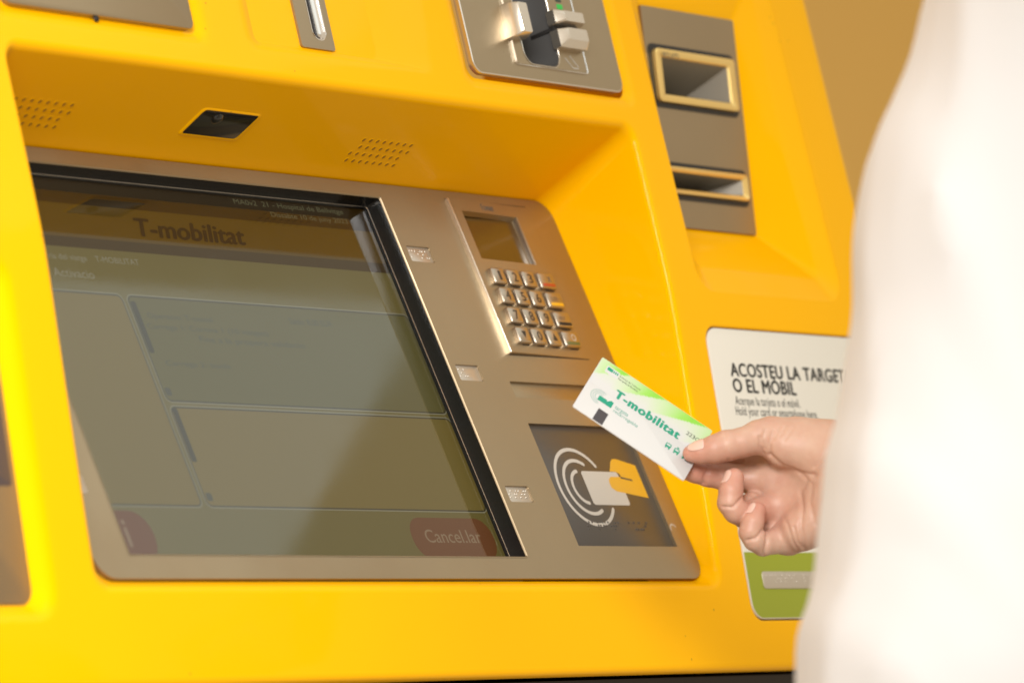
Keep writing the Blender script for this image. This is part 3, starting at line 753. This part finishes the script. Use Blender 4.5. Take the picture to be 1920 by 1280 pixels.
# ------------------------------------------------------------------ person: hand and shirt
def surface_nets(val, lo, step):
    ins = val < 0
    nx, ny, nz = val.shape
    cnt = np.zeros((nx-1, ny-1, nz-1), np.int8)
    for dx in (0, 1):
        for dy in (0, 1):
            for dz in (0, 1): cnt += ins[dx:nx-1+dx, dy:ny-1+dy, dz:nz-1+dz]
    act = (cnt > 0) & (cnt < 8)
    idx = -np.ones(act.shape, np.int64); cells = np.argwhere(act); idx[act] = np.arange(len(cells))
    pos = np.zeros((len(cells), 3)); num = np.zeros(len(cells))
    cs = [(a, b, c) for a in (0, 1) for b in (0, 1) for c in (0, 1)]
    for a in cs:
        for ax in range(3):
            if a[ax]: continue
            b = list(a); b[ax] = 1
            va = val[cells[:, 0]+a[0], cells[:, 1]+a[1], cells[:, 2]+a[2]]; vb = val[cells[:, 0]+b[0], cells[:, 1]+b[1], cells[:, 2]+b[2]]
            m = (va < 0) != (vb < 0); t = np.where(m, va/np.where(m, va-vb, 1), 0)
            p = np.tile(np.array(a, float), (len(cells), 1)); p[:, ax] += t
            pos += p*m[:, None]; num += m
    pos = (pos/num[:, None]+cells)*step+np.array(lo)
    quads = []
    for ax in range(3):
        o1, o2 = (ax+1) % 3, (ax+2) % 3
        s0 = [slice(None)]*3; s1 = [slice(None)]*3; s0[ax] = slice(0, -1); s1[ax] = slice(1, None)
        ch = ins[tuple(s0)] != ins[tuple(s1)]
        e = np.argwhere(ch)
        e = e[(e[:, o1] > 0) & (e[:, o2] > 0) & (e[:, o1] < val.shape[o1]-1) & (e[:, o2] < val.shape[o2]-1)]
        def ci(d1, d2):
            q = e.copy(); q[:, o1] += d1; q[:, o2] += d2; return idx[q[:, 0], q[:, 1], q[:, 2]]
        q = np.stack([ci(-1, -1), ci(0, -1), ci(0, 0), ci(-1, 0)], 1)
        fl = ins[e[:, 0], e[:, 1], e[:, 2]]
        q[~fl] = q[~fl][:, ::-1]
        quads.append(q)
    return pos, np.concatenate(quads)
def cone(Pt, a, b, ra, rb):
    a = np.array(a, np.float32); b = np.array(b, np.float32); ab = b-a
    t = np.clip(((Pt-a)@ab)/(ab@ab), 0, 1)
    return np.sqrt((((Pt-a)-t[..., None]*ab)**2).sum(-1))-(ra+(rb-ra)*t)
def smin(a, b, k):
    h = np.clip(.5+.5*(b-a)/k, 0, 1); return b+(a-b)*h-k*h*(1-h)
def chain(Pt, pts, k=1.5):
    d = None
    for (p, q) in zip(pts[:-1], pts[1:]):
        c = cone(Pt, p[:3], q[:3], p[3], q[3]); d = c if d is None else smin(d, c, k)
    return d
Z2 = HS/4.267
def zp(x, y, z, r=None):      # sketch coordinates of the hand (quarter-pixel picture units) to millimetres
    p = ((1260+x/4.267-1400)*HS, (910-760-y/4.267)*HS, z)
    return p if r is None else (*p, r)
thumb = [zp(148, 380, 9, 5.4), zp(225, 372, 10, 7.2), zp(330, 348, 11, 8.8), zp(430, 318, 11.5, 9.6), zp(560, 292, 10, 9.2), zp(690, 252, 6, 10.8), zp(790, 240, 2, 12.0), zp(1000, 262, 2, 13.5), zp(1250, 300, 6, 15.5)]
index = [zp(160, 430, -9, 6.2), zp(290, 410, -14, 7.6), zp(470, 385, -21, 8.6), zp(650, 405, -22, 9.0), zp(850, 430, -19, 10.5)]
middle = [zp(120, 520, -4.5, 6.2), zp(190, 530, -7, 7.2), zp(290, 552, -10, 7.9), zp(430, 575, -13, 8.7), zp(620, 592, -15, 9.0), zp(820, 605, -12, 10.5)]
ring_f = [zp(492, 572, 13, 6.3), zp(462, 680, 17, 7.6), zp(452, 770, 18, 7.7), zp(500, 835, 17, 7.8), zp(590, 880, 12, 8.3), zp(700, 840, 4, 8.4), zp(850, 800, -4, 10)]
pinky = [zp(672, 832, 18, 5.7), zp(632, 925, 22, 7.0), zp(612, 1000, 23, 7.1), zp(650, 1060, 22, 7.2), zp(715, 1098, 18, 7.4), zp(800, 1082, 13, 7.6), zp(920, 1070, 6, 9.5)]
lo = np.array(zp(-10, 1330, -50)); hi = np.array(zp(2250, 0, 75)); step = .85
ax_ = [np.arange(lo[i], hi[i], step, dtype=np.float32) for i in range(3)]
G = np.stack(np.meshgrid(*ax_, indexing='ij'), -1)
pal = None
for a, b in ((zp(1420, 480, 6, 15), zp(865, 440, -17, 11)), (zp(1420, 600, 6, 16), zp(840, 610, -11, 11.5)), (zp(1420, 720, 10, 16), zp(870, 800, -3, 11.5)), (zp(1420, 830, 14, 15), zp(930, 1040, 6, 11)),
             (zp(1330, 380, 10, 17), zp(900, 330, 6, 13.5)), (zp(1330, 820, 18, 15.5), zp(1020, 985, 15, 13))):
    c = cone(G, a[:3], b[:3], a[3], b[3]); pal = c if pal is None else smin(pal, c, 7)
arm = cone(G, zp(1400, 580, 8), zp(2300, 720, 62), 27, 34)
arm2 = cone(G, zp(1400, 690, 10), zp(2300, 760, 62), 25, 34)
pal = smin(pal, smin(arm, arm2, 10), 14)
th = chain(G, thumb, 2.5); d = smin(pal, th, 5.5)
web = cone(G, zp(800, 300, 0), zp(930, 400, -8), 8, 10); d = smin(d, web, 6)
for a, b in ((zp(860, 840, -8, 9.5), zp(640, 800, -6, 8.6)), (zp(900, 960, -3, 9.5), zp(730, 945, -1, 8))):
    d = smin(d, cone(G, a[:3], b[:3], a[3], b[3]), 1.2)
for ch, kk in ((index, 3.0), (middle, 2.6), (ring_f, 2.2), (pinky, 2.4)):
    c = chain(G, ch, 2.0)
    # blend into the palm only near the root of the finger
    root = np.array(ch[-1][:3], np.float32)
    dist = np.sqrt(((G-root)**2).sum(-1)); k = np.clip(1-(dist-8)/22, .04, 1)*5
    d = smin(d, c, k)
hp, hq = surface_nets(d, lo, step)
del G
# relax a little
def relax(p, q, n, lam=.5):
    e = np.concatenate([q[:, [0, 1]], q[:, [1, 2]], q[:, [2, 3]], q[:, [3, 0]]]); e = np.concatenate([e, e[:, ::-1]])
    cnt = np.bincount(e[:, 0], minlength=len(p))[:, None]
    for it in range(n):
        for l in (lam, -lam*1.04):
            s = np.stack([np.bincount(e[:, 0], weights=p[e[:, 1], k], minlength=len(p)) for k in range(3)], 1)/cnt
            p = p+(s-p)*l
    return p
def vnorm(p, q):
    n = np.cross(p[q[:, 2]]-p[q[:, 0]], p[q[:, 3]]-p[q[:, 1]]); vn = np.zeros_like(p)
    for k in range(4): np.add.at(vn, q[:, k], n)
    return vn/np.maximum(np.linalg.norm(vn, axis=1), 1e-9)[:, None]
hp = relax(hp, hq, 6)
vn = vnorm(hp, hq)
# skin folds: shallow creases pressed into the side they are on
creases = [([(690, 245), (694, 320), (722, 382)], .8, 1.0), ([(735, 195), (712, 260), (730, 340)], .5, .9), ([(800, 200), (770, 300), (775, 390)], .7, 1.0), ([(850, 170), (800, 270)], .4, .8),
           ([(905, 160), (850, 240)], .35, .8), ([(960, 170), (890, 270)], .35, .8), ([(770, 390), (880, 485), (1020, 535), (1120, 548)], .9, 1.4),
           ([(1110, 548), (1170, 470), (1265, 400)], .9, 1.2), ([(1120, 480), (1180, 400), (1260, 330)], .6, 1.2), ([(1020, 540), (1065, 590), (1012, 680), (1025, 800), (1010, 950), (1040, 1120)], .8, 1.3),
           ([(955, 960), (985, 1080), (1050, 1145)], .6, 1.1), ([(890, 900), (950, 1080), (990, 1140)], .6, 1.1), ([(1100, 620), (1080, 760), (1120, 930)], .5, 1.4),
           ([(292, 480), (262, 560), (250, 625)], .8, .9), ([(315, 480), (285, 560), (272, 625)], .4, .8), ([(392, 800), (470, 803), (540, 735)], 1.0, .9), ([(585, 1062), (655, 1042), (710, 982)], 1.0, .9),
           ([(752, 950), (742, 1080), (715, 1185)], 1.0, 1.0), ([(440, 425), (430, 460)], .4, .9), ([(410, 210), (425, 260)], .3, .8), ([(600, 400), (590, 460)], .5, 1), ([(640, 720), (600, 700), (575, 690)], .6, 1.0)]
for pl, dep, sg in creases:
    dm = np.full(len(hp), 1e9)
    for a, b in zip(pl[:-1], pl[1:]):
        A_ = np.array(zp(*a, 0)[:2]); B_ = np.array(zp(*b, 0)[:2]); ab = B_-A_
        t = np.clip(((hp[:, :2]-A_)@ab)/(ab@ab), 0, 1); dm = np.minimum(dm, np.linalg.norm(hp[:, :2]-A_-t[:, None]*ab, axis=1))
    wgt = np.exp(-(dm/sg)**2)*np.clip(vn[:, 2]*2, 0, 1)*dep*1.3
    hp = hp-vn*wgt[:, None]
# pigment: redder finger ends and knuckles, paler palm
tint = np.tile(np.array([.55, .36, .275]), (len(hp), 1))
for ch, rad, amt in ((thumb, 16, .55), (index, 18, .6), (middle, 26, .7), (ring_f, 17, .75), (pinky, 15, .8)):
    c = np.array(ch[0][:3]); wgt = np.exp(-((np.linalg.norm(hp-c, axis=1)/rad)**2))*amt
    tint = tint*(1-wgt[:, None])+np.array([.54, .25, .185])*wgt[:, None]
for c, rad, amt, colr in ((zp(930, 800, 5), 20, .5, (.55, .30, .225)), (zp(760, 300, 10), 13, .35, (.55, .29, .21)), (zp(1050, 330, 15), 18, .4, (.61, .42, .32)), (zp(1080, 1020, 18), 16, .35, (.58, .36, .275))):
    wgt = np.exp(-((np.linalg.norm(hp-np.array(c), axis=1)/rad)**2))*amt
    tint = tint*(1-wgt[:, None])+np.array(colr)*wgt[:, None]
PERSON = thing('person', 'person in a loose white shirt reaching in with a travel card in hand', 'person')
body = mk('body', [tuple(hand_pt(*p)) for p in hp], [tuple(q) for q in hq.tolist()], 'skin', PERSON, smooth=True, scale=1)
ta = body.data.color_attributes.new('tint', 'FLOAT_COLOR', 'POINT'); ta.data.foreach_set('color', np.concatenate([tint, np.ones((len(tint), 1))], 1).ravel())

def sdf_finger(Pt, ch): return chain(Pt, ch, 2.0)
def nail(ch, base, tip, up, half, kk):
    """curved plate pressed onto the finger: base/tip are sketch points, up = direction it faces"""
    b = np.array(zp(*base)); t = np.array(zp(*tip)); u = np.array(up, float); u /= np.linalg.norm(u)
    l = t-b; side = np.cross(l, u); side /= np.linalg.norm(side); u = np.cross(side, l); u /= np.linalg.norm(u)
    nu, nv = 13, 9; pts = []
    for j in range(nv):
        s = j/(nv-1)
        wd = half*(1-.30*(abs(2*s-1)**3.5))
        for i in range(nu):
            a = -1+2*i/(nu-1)
            tt = s if s > .12 else s+.10*(a*a)*.8
            q = b+l*(tt+ (-.10*a*a if s > .85 else 0))+side*a*wd
            pts.append(q)
    pts = np.array(pts, np.float32)
    p = pts+u.astype(np.float32)*3
    def grad(q):
        e = np.float32(.05); g_ = np.stack([sdf_finger(q+np.eye(3, dtype=np.float32)[k]*e, ch)-sdf_finger(q-np.eye(3, dtype=np.float32)[k]*e, ch) for k in range(3)], 1)
        return g_/np.maximum(np.linalg.norm(g_, axis=1), 1e-6)[:, None]
    for it in range(12):
        p = p-grad(p)*(sdf_finger(p, ch)*.8)[:, None]
    p = p+grad(p)*.3
    f = [(j*nu+i, j*nu+i+1, (j+1)*nu+i+1, (j+1)*nu+i) for j in range(nv-1) for i in range(nu-1)]
    o = mk('fingernail', [tuple(hand_pt(*q)) for q in p], f, 'nail', body, smooth=True, scale=1)
    sd = o.modifiers.new('thickness', 'SOLIDIFY'); sd.thickness = .0007; sd.offset = 0
    return o
nail(thumb, (262, 330, 14), (112, 352, 12), (-.05, .85, .62), 5.2, 1)
nail(ring_f, (418, 640, 17), (470, 530, 13), (-.80, .12, .62), 4.4, 1)
nail(pinky, (612, 885, 22), (662, 785, 18), (-.80, .12, .62), 3.9, 1)

# shirt: torso side, upper arm and sleeve as one garment, nearer to the viewer than the hand
def WP(px, py, dist): return CAMPOS+(CF+CR*((px-960)/FPX)+CU*((640-py)/FPX))*dist
edge_line = [(-420, 1862, .080), (-150, 1796, .080), (0, 1758, .079), (193, 1708, .078), (316, 1664, .077), (415, 1630, .077), (514, 1611, .078), (762, 1586, .080), (1008, 1548, .085), (1280, 1510, .092), (1650, 1462, .100)]
spine = [WP(ex+1.03*r/(2.46/FPX), y, 2.46+.02*sin(y/300.)) for y, ex, r in edge_line]
sh = {'elbow': WP(1975, 560, 2.52), 'cuff': WP(1830, 900, 2.80), 'backlow': WP(2330, 1700, 2.54), 'backup': WP(2420, -300, 2.54)}
allp = np.array([tuple(v) for v in list(sh.values())+spine]); lo = allp.min(0)-.2; hi = allp.max(0)+.2; st = .0085
G = np.stack(np.meshgrid(*[np.arange(lo[i], hi[i], st, dtype=np.float32) for i in range(3)], indexing='ij'), -1)
d = None
for (a, b, e0, e1) in zip(spine[:-1], spine[1:], edge_line[:-1], edge_line[1:]):
    c = cone(G, a, b, e0[2], e1[2]); d = c if d is None else smin(d, c, .02)
d = smin(d, cone(G, sh['elbow'], sh['cuff'], .060, .046), .03)
d = smin(d, cone(G, sh['backup'], sh['backlow'], .135, .155), .07)
# folds running down the cloth
g = G
q1 = g[..., 0]*60-g[..., 1]*45+g[..., 2]*38+np.sin(g[..., 2]*16)*1.3
q2 = g[..., 0]*95+g[..., 1]*70-g[..., 2]*24+np.sin(g[..., 2]*23+g[..., 0]*9)*1.1
d = d-.0030*np.clip(np.sin(q1), 0, 1)**2-.0024*np.clip(np.sin(q2), 0, 1)**3
sp, sq = surface_nets(d, lo, st); del G, g
sp = relax(sp, sq, 8)
shirt = mk('shirt', [tuple(p) for p in sp], [tuple(q) for q in sq.tolist()], 'shirt', PERSON, smooth=True, scale=1)
